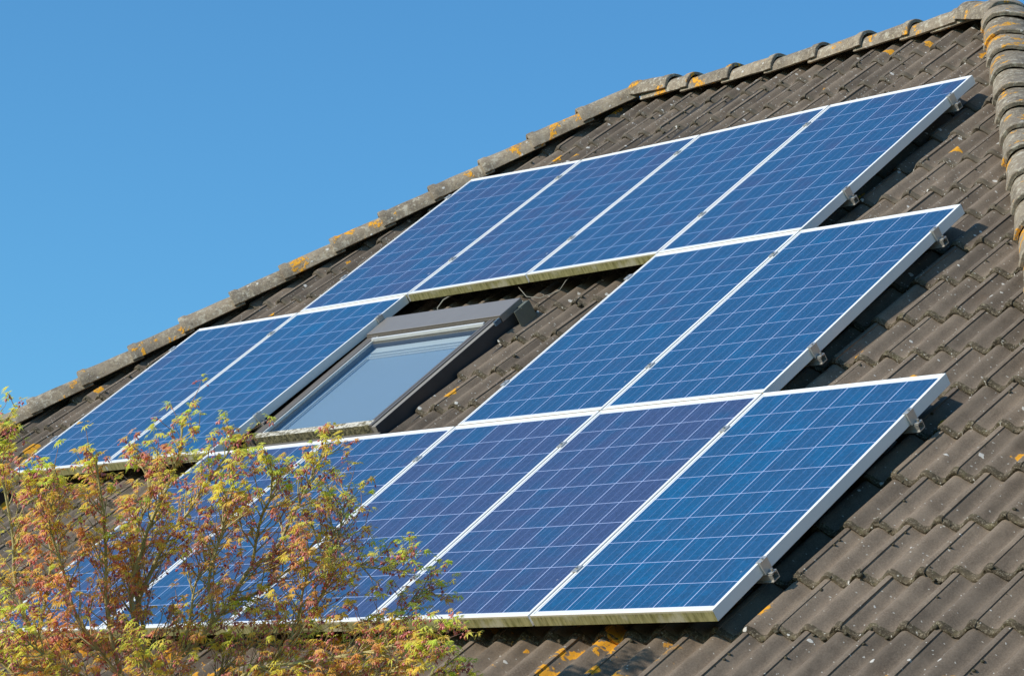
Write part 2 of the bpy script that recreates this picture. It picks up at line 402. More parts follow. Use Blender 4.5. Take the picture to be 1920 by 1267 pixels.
end = MB(); tiles(end, -5.6, 5.6, VE, VR, lambda x, v: abs(x) < (VR - v) / K + 0.3, dx=0.03, fine=False, v0=-4.235 - 0.345 * 6, seed=6)
o = end.build('roof_tiles', [MT_tile, MT_nose], smooth=True, auto=38, cut=[(Vector((0, VR, 0)), Vector((-K, 1, 0))), (Vector((0, VR, 0)), Vector((K, 1, 0)))],
              matrix=slope_matrix(-pi / 2, half) @ M); kid(o)
o2 = o.copy(); C.objects.link(o2); o2.parent = house; o2.matrix_parent_inverse = house.matrix_world.inverted(); o2.matrix_world = slope_matrix(pi / 2, half) @ M
# deck under the tiles, eaves board, walls, gutter
def wp(x, v, n): return M @ Vector((x, v, n))
nd = -0.185
def corner(v, n, dx=0.0):
    p = wp(0, v, n); run = yr - p.y
    return [(ctr.x - half - run, yr - run, p.z), (ctr.x + half + run, yr - run, p.z), (ctr.x + half + run, yr + run, p.z), (ctr.x - half - run, yr + run, p.z)]
dk = MB(); e4 = corner(VE + 0.05, nd); r1 = wp(0, VR, nd)
zr = e4[0][2] + (yr - e4[0][1])
dk.add(e4 + [(ctr.x - half, yr, zr), (ctr.x + half, yr, zr)], [(0, 1, 5, 4), (2, 3, 4, 5), (1, 2, 5), (3, 0, 4), (3, 2, 1, 0)])
kid(dk.build('roof_deck', MT_dark))
def brick():
    m, n, p = mat('brick_wall'); g = G(n); co = g.coord(); x, y, z = g.sep(co)
    b = n.nodes.new('ShaderNodeTexBrick'); g.put(b.inputs['Vector'], g.comb(g.math('ADD', x, y), z)); b.inputs['Scale'].default_value = 4.5
    b.inputs['Color1'].default_value = (0.30, 0.13, 0.08, 1); b.inputs['Color2'].default_value = (0.38, 0.19, 0.12, 1); b.inputs['Mortar'].default_value = (0.45, 0.43, 0.4, 1)
    b.inputs['Mortar Size'].default_value = 0.012
    g.put(p.inputs['Base Color'], b.outputs[0]); p.inputs['Roughness'].default_value = 0.9; return m
ez = e4[0][2]; ex0, ey0 = e4[0][0], e4[0][1]; ex1, ey1 = e4[2][0], e4[2][1]
wl = MB(); wl.box((ex0 + 0.6, ey0 + 0.6, 0), (ex1 - 0.6, ey1 - 0.6, ez - 0.006)); kid(wl.build('wall', brick()))
fb = MB()
for a, b in (((ex0, ey0 - 0.02), (ex1, ey0)), ((ex0, ey1), (ex1, ey1 + 0.02)), ((ex0 - 0.02, ey0 - 0.02), (ex0, ey1 + 0.02)), ((ex1, ey0 - 0.02), (ex1 + 0.02, ey1 + 0.02))):
    fb.box((*a, ez - 0.2), (*b, ez - 0.012))
kid(fb.build('fascia_board', simple('fascia_paint', (0.72, 0.71, 0.67), 0.5)))
gm = simple('zinc_gutter', (0.32, 0.33, 0.34), 0.5, 0.6, 0.5, 0.2, 8)
gt = MB(); pts = [(ex0 - 0.1, ey0 - 0.1), (ex1 + 0.1, ey0 - 0.1), (ex1 + 0.1, ey1 + 0.1), (ex0 - 0.1, ey1 + 0.1)]
for i in range(4):
    a = Vector((*pts[i], ez - 0.06)); b = Vector((*pts[(i + 1) % 4], ez - 0.06)); d = (b - a).normalized(); s_ = Vector((0, 0, 1)).cross(d)
    vs = []
    for q in (a, b):
        for k in range(9):
            an = pi + pi * k / 8; vs.append(q + s_ * cos(an) * 0.065 + Vector((0, 0, sin(an) * 0.065)))
    gt.add(vs, [(k, k + 1, 9 + k + 1, 9 + k) for k in range(8)])
kid(gt.build('gutter', gm, smooth=True))

# ridge and hip caps -----------------------------------------
def cap_mesh(name, L=0.43, w0=0.146, w1=0.126, h0=0.126, h1=0.106, seed=0, double=False):
    """half-round concrete cap lying along +x; the wide collar end is at x=0"""
    rnd = random.Random(seed); mb = MB()
    secs = [(0.0, 0), (0.004, 0.004), (0.045, 0.005), (0.06, -0.002), (0.16, 0), (0.28, 0), (L, 0)]
    if double: secs = [(0.0, 0), (0.004, 0.004), (0.045, 0.005), (0.06, -0.001), (L / 2, 0), (L - 0.06, -0.001), (L - 0.045, 0.005), (L - 0.004, 0.004), (L, 0)]
    n = 20; ph = rnd.random() * 90
    tn = rnd.random()
    rings = []
    for lay in (0, 1):
        for (x, e) in secs:
            q = x / L if not double else 0.0
            W = w0 + (w1 - w0) * q + e; H = h0 + (h1 - h0) * q + e
            if lay: W -= 0.016; H -= 0.016
            ring = []
            for k in range(n + 1):
                t = -1 + 2 * k / n
                an = pi / 2 * (1 - t) if True else 0
                cy = cos(an); sy = sin(an)
                ex = 0.78
                y = math.copysign(abs(cy) ** ex, cy) * W; z = (abs(sy) ** ex) * H
                nz = noise.noise(Vector((x * 14 + ph, y * 22, z * 22))) * 0.0035 + noise.noise(Vector((x * 60 + ph, y * 70, z * 70))) * 0.0016
                ring.append(len(mb.v)); mb.v.append((x + nz * (0.8 if x < 0.01 else 0), y * (1 + nz * 6), z + nz))
            rings.append(ring)
    ns = len(secs)
    for i in range(ns - 1):
        for k in range(n):
            a, b = rings[i], rings[i + 1]; mb.face([a[k], a[k + 1], b[k + 1], b[k]], 0, tn)
            a, b = rings[ns + i], rings[ns + i + 1]; mb.face([a[k], b[k], b[k + 1], a[k + 1]], 0, tn)
    for i in (0, ns - 1):
        for k in range(n):
            a, b = rings[i], rings[ns + i]; mb.face([a[k], b[k], b[k + 1], a[k + 1]] if i == 0 else [a[k], a[k + 1], b[k + 1], b[k]], 0, tn)
    for i in range(ns - 1):
        for k in (0, n):
            mb.face([rings[i][k], rings[i + 1][k], rings[ns + i + 1][k], rings[ns + i][k]], 0, tn)
    return mb
def place_cap(mb_, origin, direction, up=Vector((0, 0, 1))):
    d = direction.normalized(); y = up.cross(d).normalized(); z = d.cross(y)
    m4 = Matrix.Identity(4)
    for k in range(3): m4[k][0] = d[k]; m4[k][1] = y[k]; m4[k][2] = z[k]; m4[k][3] = origin[k]
    return kid(mb_.build('ridge_cap', MT_cap, smooth=True, matrix=m4, auto=40))
def hip_point(x, v, drop): return wp(x, v, CR0) - Vector((0, 0, drop))
rc = random.Random(4)
HD = 0.058                                    # how far the cap's lower edge hangs under the line where the crests meet
dirL = (wp(1, K, 0) - wp(0, 0, 0)).normalized()
sA = (XA + K * VR) / sqrt(3) * 1.0
def hipL(s):                                  # s = distance from the left end of the ridge, down the left hip
    x = XA - s / sqrt(3); v = VR - s * K / sqrt(3); return x, v
def hipR(s):
    x = XB + s / sqrt(3); v = VR - s * K / sqrt(3); return x, v
hip_len = (VR - VE) * sqrt(3) / K
sd_ = 0
s = 0.09
while s < hip_len - 0.1:
    s1 = min(s + 0.360, hip_len)
    # collar at the lower end, tail tucked under the next cap up
    x, v = hipL(s1); tiltz = 0.016
    p0 = hip_point(x, v, HD) + Vector((0, 0, 0.020)); x2, v2 = hipL(s1 - 0.43); p1 = hip_point(x2, v2, HD) + Vector((0, 0, 0.002))
    sg = sag(x, v); p0 += Vector((rc.uniform(-.003, .003), rc.uniform(-.003, .003), rc.uniform(-.004, .004) + sg)); p1 += Vector((0, 0, sag(x2, v2)))
    place_cap(cap_mesh('c', seed=sd_), p0, p1 - p0); sd_ += 1
    s += 0.360
s = 0.12
while s < hip_len - 0.1:
    x, v = hipR(min(s + 0.345, hip_len)); p0 = hip_point(x, v, HD) + Vector((0, 0, 0.020)); x2, v2 = hipR(s - 0.085); p1 = hip_point(x2, v2, HD) + Vector((0, 0, 0.002))
    p0 += Vector((rc.uniform(-.003, .003), rc.uniform(-.003, .003), rc.uniform(-.004, .004)))
    place_cap(cap_mesh('c', seed=sd_, w0=0.155, w1=0.135, h0=0.13, h1=0.112), p0, p1 - p0); sd_ += 1
    s += 0.345
x = XA + 0.16; RD = 0.11
while x < XB - 0.1:
    x1 = min(x + 0.36, XB)
    p0 = hip_point(x1, VR, RD) + Vector((0, 0, 0.018 + sag(x1, VR))); p1 = hip_point(x1 - 0.42, VR, RD) + Vector((0, 0, sag(x1 - 0.42, VR)))
    p0 += Vector((0, rc.uniform(-.004, .004), rc.uniform(-.004, .004)))
    place_cap(cap_mesh('c', seed=sd_), p0, p1 - p0); sd_ += 1
    x += 0.36
# saddle piece over the junction at the left end of the ridge, and at the right end
p0 = hip_point(XA - 0.01, VR - 0.01, 0.085) + Vector((0, 0, 0.0)); p1 = hip_point(XA + 0.31, VR, RD) + Vector((0, 0, 0.030 + sag(XA, VR)))
place_cap(cap_mesh('c', L=0.34, w0=0.15, h0=0.125, seed=77, double=True), p0, p1 - p0)
p0 = hip_point(XB + 0.15, VR - 0.18, 0.05); p1 = hip_point(XB - 0.2, VR, RD) + Vector((0, 0, 0.04))
place_cap(cap_mesh('c', L=0.38, w0=0.155, h0=0.13, seed=78, double=True), p0, p1 - p0)
# back hips
for sx in (-1, 1):
    s = 0.2; X_ = XA if sx < 0 else XB
    while s < hip_len - 0.1:
        def hp(q): return Vector((X_ + sx * q / sqrt(3), yr + q / sqrt(3), hip_point(X_, VR, 0).z - q / sqrt(3) - HD))
        p0 = hp(min(s + 0.356, hip_len)) + Vector((0, 0, 0.02)); p1 = hp(s - 0.07)
        place_cap(cap_mesh('c', seed=sd_), p0, p1 - p0); sd_ += 1; s += 0.356

# moss clumps along tile edges
ms = MB(); rm = random.Random(8)
ico = bmesh.new(); bmesh.ops.create_icosphere(ico, subdivisions=1, radius=1.0)
iv = [v.co.copy() for v in ico.verts]; iff = [[v.index for v in f.verts] for f in ico.faces]; ico.free()
cnt = 0
while cnt < 1500:
    row = rm.randint(-5, 16); vb = -4.235 + row * 0.345
    x = rm.uniform(-3.5, 9.3)
    if vb > VR - K * max(XA - x, x - XB, 0) - 0.12 or vb < VE: continue
    if 2.0 < x < 3.35 and -3.4 < vb < -1.9: continue
    d = (x + 0.008 - (0.15 if (row + 6) % 2 else 0)) % 0.3
    if rm.random() < 0.72:
        vv = vb + rm.uniform(-0.004, 0.006); zz = CR0 + tile_prof(d) - 0.004 - rm.uniform(0, 0.012); r = rm.uniform(0.004, 0.010) * (1.5 if rm.random() < 0.15 else 1)
    else:
        x = x - d + 0.315 + rm.uniform(-0.004, 0.006); vv = vb + rm.uniform(0.0, 0.33); zz = CR0 - 0.006 + 0.023 * (1 - (vv - vb) / .345) - 0.021 + 0.0; r = rm.uniform(0.004, 0.011)
    if 0 < x < 7 and -4.95 < vv < 0 and not (3.2 < x < 4.1 and vv > -3.3 and vv < -1.7): 
        if rm.random() < 0.8: continue
    sx, sy, sz = rm.uniform(.8, 1.8), rm.uniform(.7, 1.3), rm.uniform(.5, .9)
    ms.add([(x + p.x * r * sx * (1 + rm.uniform(-.3, .3)), vv + p.y * r * sy * (1 + rm.uniform(-.3, .3)), zz + sag(x, vv) + p.z * r * sz) for p in iv], iff)
    cnt += 1
o = ms.build('moss', MT_mossclump, smooth=True, matrix=M); kid(o); o['kind'] = 'stuff'

# ---------------------------------------------------------------- skylight (part of the house)
def wm(a, b, c, MMS):     # helper: window box in plane coordinates
    pass
tilt = 0.02 / 1.17
def WZ(v, x=2.018): return -0.060 + (v - WV0) * tilt - 0.006 * (x - WX0) / 1.1 * (v - WV0) / 1.19     # top surface of the window over the slope
def wbox(mb, x0, x1, v0, v1, zb, zt, m=0, ms=None):   # zb, zt relative to the window surface
    vs = [(x0, v0, WZ(v0, x0) + zb), (x1, v0, WZ(v0, x1) + zb), (x1, v1, WZ(v1, x1) + zb), (x0, v1, WZ(v1, x0) + zb), (x0, v0, WZ(v0, x0) + zt), (x1, v0, WZ(v0, x1) + zt), (x1, v1, WZ(v1, x1) + zt), (x0, v1, WZ(v1, x0) + zt)]
    fs = [(0, 3, 2, 1), (4, 5, 6, 7), (0, 1, 5, 4), (1, 2, 6, 5), (2, 3, 7, 6), (3, 0, 4, 7)]
    bb = len(mb.v); mb.v += vs
    for k, f in enumerate(fs): mb.face([bb + i for i in f], (ms or {}).get(k, m), 0.5)
win = MB()                                     # outer frame: side covers, flashing trays
wbox(win, WX0, WX0 + 0.034, WV0, WV1, -0.14, -0.006, 0)
wbox(win, WX0 + 0.038, WX0 + 0.058, WV0, WV1, -0.10, -0.002, 0)
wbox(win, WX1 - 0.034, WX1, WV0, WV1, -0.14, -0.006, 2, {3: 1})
wbox(win, WX1 - 0.060, WX1 - 0.038, WV0 + 0.01, WV1, -0.10, -0.001, 0)
wbox(win, WX0, WX1, WV1 - 0.03, WV1 + 0.05, -0.14, -0.02, 0)
window = kid(win.build('roof_window', [MT_clad, MT_side, simple('window_ledge', (0.30, 0.27, 0.225), 0.5, 0.2, 0.5, 0.15, 14)], matrix=M, bevel=0.003))
window['label'] = 'brown framed roof window between the solar panels'
def wk(mb, name, mats, bevel=0.0, smooth=False):
    o = mb.build(name, mats, matrix=None, bevel=bevel, smooth=smooth); o.parent = window; return o
fl = MB()
fl.box((WX1 + 0.001, WV0 - 0.09, -0.176), (WX1 + 0.045, WV1 + 0.1, -0.156)); fl.box((WX0 - 0.085, WV0 - 0.09, -0.176), (WX0 - 0.001, WV1 + 0.1, -0.156))
vsf = [(WX0 - 0.02, WV0 - 0.20, -0.128), (WX1 + 0.02, WV0 - 0.20, -0.128), (WX1 + 0.02, WV0 - 0.002, -0.100), (WX0 - 0.02, WV0 - 0.002, -0.100)]
fl.add([(a, b, c - 0.02) for a, b, c in vsf] + vsf, [(0, 3, 2, 1), (4, 5, 6, 7), (0, 1, 5, 4), (1, 2, 6, 5), (2, 3, 7, 6), (3, 0, 4, 7)])
wk(fl, 'flashing', MT_clad, 0.002)
sh = MB()                                      # moving sash
wbox(sh, WX0 + 0.06, WX1 - 0.062, WV0 + 0.012, WV0 + 0.062, -0.060, -0.001, 0, {2: 1})
wbox(sh, WX0 + 0.06, WX0 + 0.085, WV0 + 0.063, WV1 - 0.1, -0.05, 0.0, 2)
wbox(sh, WX1 - 0.082, WX1 - 0.062, WV0 + 0.063, WV1 - 0.1, -0.05, 0.0, 2)
wk(sh, 'sash', [MT_crust, MT_mossbar, MT_clad], 0.0025)
se = MB(); wbox(se, WX0 + 0.087, WX0 + 0.097, WV0 + 0.064, WV1 - 0.13, -0.02, -0.004); wbox(se, WX0 + 0.087, WX1 - 0.084, WV1 - 0.205, WV1 - 0.190, -0.012, 0.006)
wk(se, 'glazing_seal', MT_seal)
gp = MB(); gx0, gx1, gv0, gv1 = WX0 + 0.086, WX1 - 0.083, WV0 + 0.064, WV1 - 0.11
gp.add([(a, b, WZ(b, a) - 0.010) for a, b in ((gx0, gv0), (gx1, gv0), (gx1, gv1), (gx0, gv1))], [(0, 1, 2, 3)])
wk(gp, 'glass_pane', MT_glass)
bl = MB()                                      # behind the pane: white reveal, and an added sheet painted with its sky reflection
zi = -0.060
wbox(bl, WX0 + 0.088, WX1 - 0.086, WV0 + 0.07, WV1 - 0.10, -0.070, -0.050, 1)
wbox(bl, WX0 + 0.150, WX0 + 0.155, WV0 + 0.07, WV1 - 0.33, -0.049, -0.040, 0); wbox(bl, WX0 + 0.168, WX0 + 0.171, WV0 + 0.07, WV1 - 0.33, -0.049, -0.042, 0)
wbox(bl, WX0 + 0.15, WX1 - 0.09, WV1 - 0.300, WV1 - 0.245, -0.049, -0.034, 0); wbox(bl, WX0 + 0.15, WX1 - 0.09, WV1 - 0.322, WV1 - 0.312, -0.049, -0.040, 0); wbox(bl, WX0 + 0.15, WX1 - 0.09, WV1 - 0.345, WV1 - 0.338, -0.049, -0.042, 0)
wbox(bl, WX0 + 0.09, WX1 - 0.09, WV1 - 0.225, WV1 - 0.11, -0.049, -0.020, 2)
wk(bl, 'pane_backing', [MT_lining, MT_skysheet, MT_clad])
hd = MB()                                      # top hood
wbox(hd, WX0 - 0.006, WX1 + 0.004, WV1 - 0.150, WV1 + 0.035, -0.03, 0.012, 0, {2: 1})
wbox(hd, WX0 - 0.003, WX1 + 0.002, WV1 - 0.160, WV1 - 0.151, -0.02, 0.004, 1)
wk(hd, 'hood', [simple('hood_paint', (0.27, 0.245, 0.22), 0.36, 0.3, 0.5, 0.08, 10), simple('hood_lip', (0.12, 0.105, 0.085), 0.7, 0, 0.3, 0.3, 60)], 0.004)
ep = MB(); wbox(ep, WX1 + 0.040, WX1 + 0.046, WV1 - 0.085, WV1 + 0.045, -0.110, -0.012); wbox(ep, WX1 + 0.006, WX1 + 0.0395, WV1 - 0.02, WV1 + 0.045, -0.13, -0.016)
ep.tube([(WX1 + 0.046, WV1 - 0.03, -0.07), (WX1 + 0.050, WV1 - 0.03, -0.07)], 0.006, 8)
wk(ep, 'end_plate', MT_plate, 0.002)
hn = MB(); wbox(hn, WX1 + 0.001, WX1 + 0.012, WV1 - 0.21, WV1 - 0.165, -0.02, 0.006); hn.tube([(WX1 + 0.012, WV1 - 0.19, WZ(WV1) - 0.004), (WX1 + 0.018, WV1 - 0.19, WZ(WV1) - 0.004)], 0.006, 8)
wk(hn, 'hinge', simple('blue_grey_hinge', (0.10, 0.16, 0.22), 0.5, 0.3), 0.001)

# ---------------------------------------------------------------- solar panels
RAIL_V = [(-0.235, -1.245), (-1.905, -2.935), (-3.615, -4.655)]
def hexbolt(mb, c, r, h, m=1):
    x, y, z = c; n = 6; b = len(mb.v)
    for zz in (z, z + h):
        for k in range(n): mb.v.append((x + r * cos(k * pi / 3), y + r * sin(k * pi / 3), zz))
    for k in range(n): k2 = (k + 1) % n; mb.face([b + k, b + k2, b + n + k2, b + n + k], m)
    mb.face([b + n + k for k in range(n)], m)
TONE = {(6, 2): 0.74, (5, 2): 0.14, (4, 2): 0.18, (3, 2): 0.35, (2, 2): 0.2, (4, 1): 0.55, (5, 1): 0.62, (0, 1): 0.5, (1, 1): 0.75, (1, 0): 0.32, (2, 0): 0.34, (3, 0): 0.5, (4, 0): 0.48}
def panel(col, row, label, right_end, left_end, alone_bottom):
    ox = col + 0.006; ov = -1.66 * row - 1.656
    rt = empty('solar_panel', at_plane(ox, ov)); tag(rt, label, 'solar panel', 'solar panels mounted on the roof slope')
    dz = lambda x, v: sag(ox + x, ov + v)
    cs = [dz(0, 0), dz(PW, 0), dz(0, PH), dz(PW, PH)]
    def W(mb):
        out = []
        for (x, y, z) in mb.v:
            a = x / PW; b = y / PH
            out.append((x, y, z + (cs[0] * (1 - a) + cs[1] * a) * (1 - b) + (cs[2] * (1 - a) + cs[3] * a) * b))
        mb.v = out; return mb
    fr = MB(); L = LIP
    fr.box((0, 0, -FT), (PW, L, 0), 0, ms={2: 1}); fr.box((0, PH - L, -FT), (PW, PH, 0))
    fr.box((0, L + 0.0002, -FT), (L, PH - L - 0.0002, -0.0002)); fr.box((PW - L, L + 0.0002, -FT), (PW, PH - L - 0.0002, -0.0002))
    o = W(fr).build('frame', [MT_alu, MT_algae], rt, bevel=0.0012)
    sh = MB(); N = 6
    for j in range(N + 1):
        for i in range(N + 1): sh.v.append((L + (PW - 2 * L) * i / N, L + (PH - 2 * L) * j / N, -0.0025))
    for j in range(N):
        for i in range(N): a = j * (N + 1) + i; sh.face([a, a + 1, a + N + 2, a + N + 1])
    W(sh).build('cell_sheet', MT_cell, rt, smooth=True).color = (TONE[(col, row)], 0, 0, 1)
    bk = MB(); bk.box((L, L, -0.034), (PW - L, PH - L, -0.030)); W(bk).build('back_sheet', MT_black, rt)
    for rv in RAIL_V[row]:
        y = rv - ov
        if not right_end:                      # middle clamp sitting in the joint to the next panel
            c = MB(); c.box((PW - 0.010, y - 0.022, 0.0015), (PW + 0.022, y + 0.022, 0.0045)); c.box((PW + 0.001, y - 0.022, -FT), (PW + 0.011, y + 0.022, 0.0013))
            hexbolt(c, (PW + 0.006, y, 0.0046), 0.007, 0.005); W(c).build('clamp', [MT_clamp, MT_steel], rt, bevel=0.0008)
        else:
            c = MB(); c.box((PW - 0.010, y - 0.023, 0.0015), (PW + 0.016, y + 0.023, 0.005)); c.box((PW + 0.0015, y - 0.023, -FT - 0.002), (PW + 0.012, y + 0.023, 0.0013))
            c.box((PW + 0.0165, y - 0.015, -FT - 0.002), (PW + 0.038, y + 0.015, -FT + 0.002)); hexbolt(c, (PW + 0.007, y, 0.0061), 0.006, 0.003)
            hexbolt(c, (PW + 0.030, y, -FT + 0.005), 0.006, 0.009)
            W(c).build('clamp', [MT_clamp, MT_steel], rt, bevel=0.001)
        if left_end:
            c = MB(); c.box((-0.018, y - 0.025, 0.0015), (0.009, y + 0.025, 0.005)); c.box((-0.014, y - 0.025, -FT - 0.002), (-0.0015, y + 0.025, 0.0013)); hexbolt(c, (-0.006, y, 0.0051), 0.006, 0.003)
            W(c).build('clamp', [MT_clamp, MT_steel], rt, bevel=0.001)
    return rt
names = {
 (1, 0): 'solar panel at the left end of the top row, nearest the left hip',
 (2, 0): 'second solar panel from the left in the top row, above the roof window',
 (3, 0): 'third solar panel from the left in the top row, with algae on its lower edge',
 (4, 0): 'rightmost solar panel of the top row, reaching towards the right hip',
 (0, 1): 'leftmost solar panel left of the roof window, lower corner behind the maple leaves',
 (1, 1): 'solar panel directly left of the brown roof window',
 (4, 1): 'middle row solar panel right of the bare tiles beside the roof window',
 (5, 1): 'right end solar panel of the middle row, purple-free bright blue',
 (2, 2): 'bottom row solar panel at the left end, mostly hidden behind the maple',
 (3, 2): 'second bottom row solar panel from the left, half behind the maple, under the roof window',
 (4, 2): 'middle panel of the bottom row, lower edge among the maple tips',
 (5, 2): 'violet tinted solar panel, second from the right in the bottom row',
 (6, 2): 'rightmost and nearest solar panel at the lower right corner of the array'}
names[(5, 1)] = 'right end solar panel of the middle row, above the violet tinted one'
ends_r = {(4, 0), (1, 1), (5, 1), (6, 2)}; ends_l = {(1, 0), (0, 1), (4, 1), (2, 2)}
for (c_, r_), lb in names.items(): panel(c_, r_, lb, (c_, r_) in ends_r, (c_, r_) in ends_l, True)
segs = [(0, 1, 5, 'top row'), (1, 0, 2, 'two panels left of the roof window'), (1, 4, 6, 'two panels right of the roof window'), (2, 2, 7, 'bottom row')]
for r_, xa, xb, nm in segs:
    for k, rv in enumerate(RAIL_V[r_]):
        rt = empty('mounting_rail', at_plane(xa - 0.05, rv)); tag(rt, '%s aluminium rail under the %s of solar panels' % (('upper', 'lower')[k], nm.replace('of the roof', 'of the roof')), 'mounting rail', 'rails carrying the solar panels')
        b = MB(); Lr = xb - xa + 0.078
        for i in range(8):
            x0 = Lr * i / 8; x1 = Lr * (i + 1) / 8
            za = sag(xa - 0.05 + x0, rv); zb = sag(xa - 0.05 + x1, rv)
            for (y0, y1, z0, z1) in ((-0.018, -0.006, -0.058, -0.0545), (0.006, 0.018, -0.058, -0.0545), (-0.018, -0.015, -0.080, -0.0585), (0.015, 0.018, -0.080, -0.0585), (-0.024, 0.018, -0.084, -0.0805)):
                b.add([(x0, y0, z0 + za), (x1, y0, z0 + zb), (x1, y1, z0 + zb), (x0, y1, z0 + za), (x0, y0, z1 + za), (x1, y0, z1 + zb), (x1, y1, z1 + zb), (x0, y1, z1 + za)],
                      [(0, 3, 2, 1), (4, 5, 6, 7), (0, 1, 5, 4), (2, 3, 7, 6)] + ([(3, 0, 4, 7)] if i == 0 else []) + ([(1, 2, 6, 5)] if i == 7 else []))
        b.build('rail', MT_clamp, rt)
        hx = 0.28
        while hx < Lr:
            h = MB(); zs = sag(xa + hx, rv); h.box((hx - 0.015, -0.06, -0.148 + zs), (hx + 0.015, 0.03, -0.142 + zs)); h.box((hx - 0.015, -0.028, -0.1415 + zs), (hx + 0.015, -0.022, -0.070 + zs))
            h.build('roof_hook', MT_steel, rt); hx += 1.15
cb = MB(); cb.tube([(3.28, -1.60, -0.06), (3.27, -1.66, -0.075), (3.24, -1.70, -0.105), (3.12, -1.74, -0.112), (3.0, -1.72, -0.10), (2.88, -1.64, -0.07)], 0.0024, 6)
tag(cb.build('cable', MT_cable, matrix=M, smooth=True), 'thin pale cable looping out under the top row beside the roof window', 'cable')
cb = MB(); cb.tube([(2.36, -1.60, -0.055), (2.30, -1.68, -0.06), (2.27, -1.72, -0.085), (2.28, -1.74, -0.115), (2.30, -1.72, -0.125)], 0.004, 6)
tag(cb.build('cable', MT_cable, matrix=M, smooth=True), 'short curved cable end hanging above the left part of the roof window', 'cable')
# black ribbed box at the left
vt = MB(); vt.box((-0.30, -3.62, -0.17), (0.0, -3.36, -0.06))
for k in range(9): vt.box((-0.285 + k * 0.032, -3.632, -0.15), (-0.270 + k * 0.032, -3.6205, -0.07))
o = vt.build('ribbed_box', MT_black, matrix=M, bevel=0.004); kid(o)

# ---------------------------------------------------------------- ground
def lawn():
    m, n, p = mat('lawn_ground'); g = G(n); co = g.coord()
    c = g.mix(g.noise(co, 0.8, 6, 0.7), (0.035, 0.06, 0.015), (0.08, 0.11, 0.03)); g.put(p.inputs['Base Color'], c); p.inputs['Roughness'].default_value = 0.95
    g.put(p.inputs['Normal'], g.bump(g.noise(co, 30, 4), 0.03)); return m
gr = MB(); gr.add([(-1500, -1500, 0), (1500, -1500, 0), (1500, 1500, 0), (-1500, 1500, 0)], [(0, 1, 2, 3)])
tag(gr.build('ground', lawn()), kind='structure')

# ---------------------------------------------------------------- Japanese maple in front of the house
rt_ = random.Random(21)
TD = 10.0; PXM = 5296.13 / TD
origin = cpos + fwd * TD
def T(px, py, d=0.0):                          # metres right / down / deeper from the centre of the crown's plane
    return origin + right * ((px - 960) / PXM) + down * ((py - 633.5) / PXM) + fwd * d
base = T(330, 1560, 0.05); base_g = Vector((base.x - 0.10, base.y, 0.0))
tree = empty('maple_tree', Matrix.Translation(base_g)); tag(tree, 'Japanese maple with yellow green leaves and reddish twigs in front of the roof', 'tree')
fork = T(325, 1420, 0.0)
trunk = MB(); wood = MB(); twig = MB()
tp = [base_g, base_g + Vector((0.03, 0.02, 0.5)), base_g.lerp(fork, 0.45) + Vector((-0.05, 0, 0)), base_g.lerp(fork, 0.75) + Vector((0.03, 0, 0)), fork]
trunk.tube(tp, [0.085, 0.065, 0.058, 0.052, 0.045], 10)
def smoothline(pts, seg=5):
    out = []
    P_ = [pts[0]] + pts + [pts[-1]]
    for i in range(1, len(P_) - 2):
        a, b, c, d = P_[i - 1], P_[i], P_[i + 1], P_[i + 2]
        for k in range(seg):
            t = k / seg
            out.append(0.5 * ((2 * b) + (c - a) * t + (2 * a - 5 * b + 4 * c - d) * t * t + (3 * b - a - 3 * c + d) * t ** 3))
    out.append(pts[-1]); return out
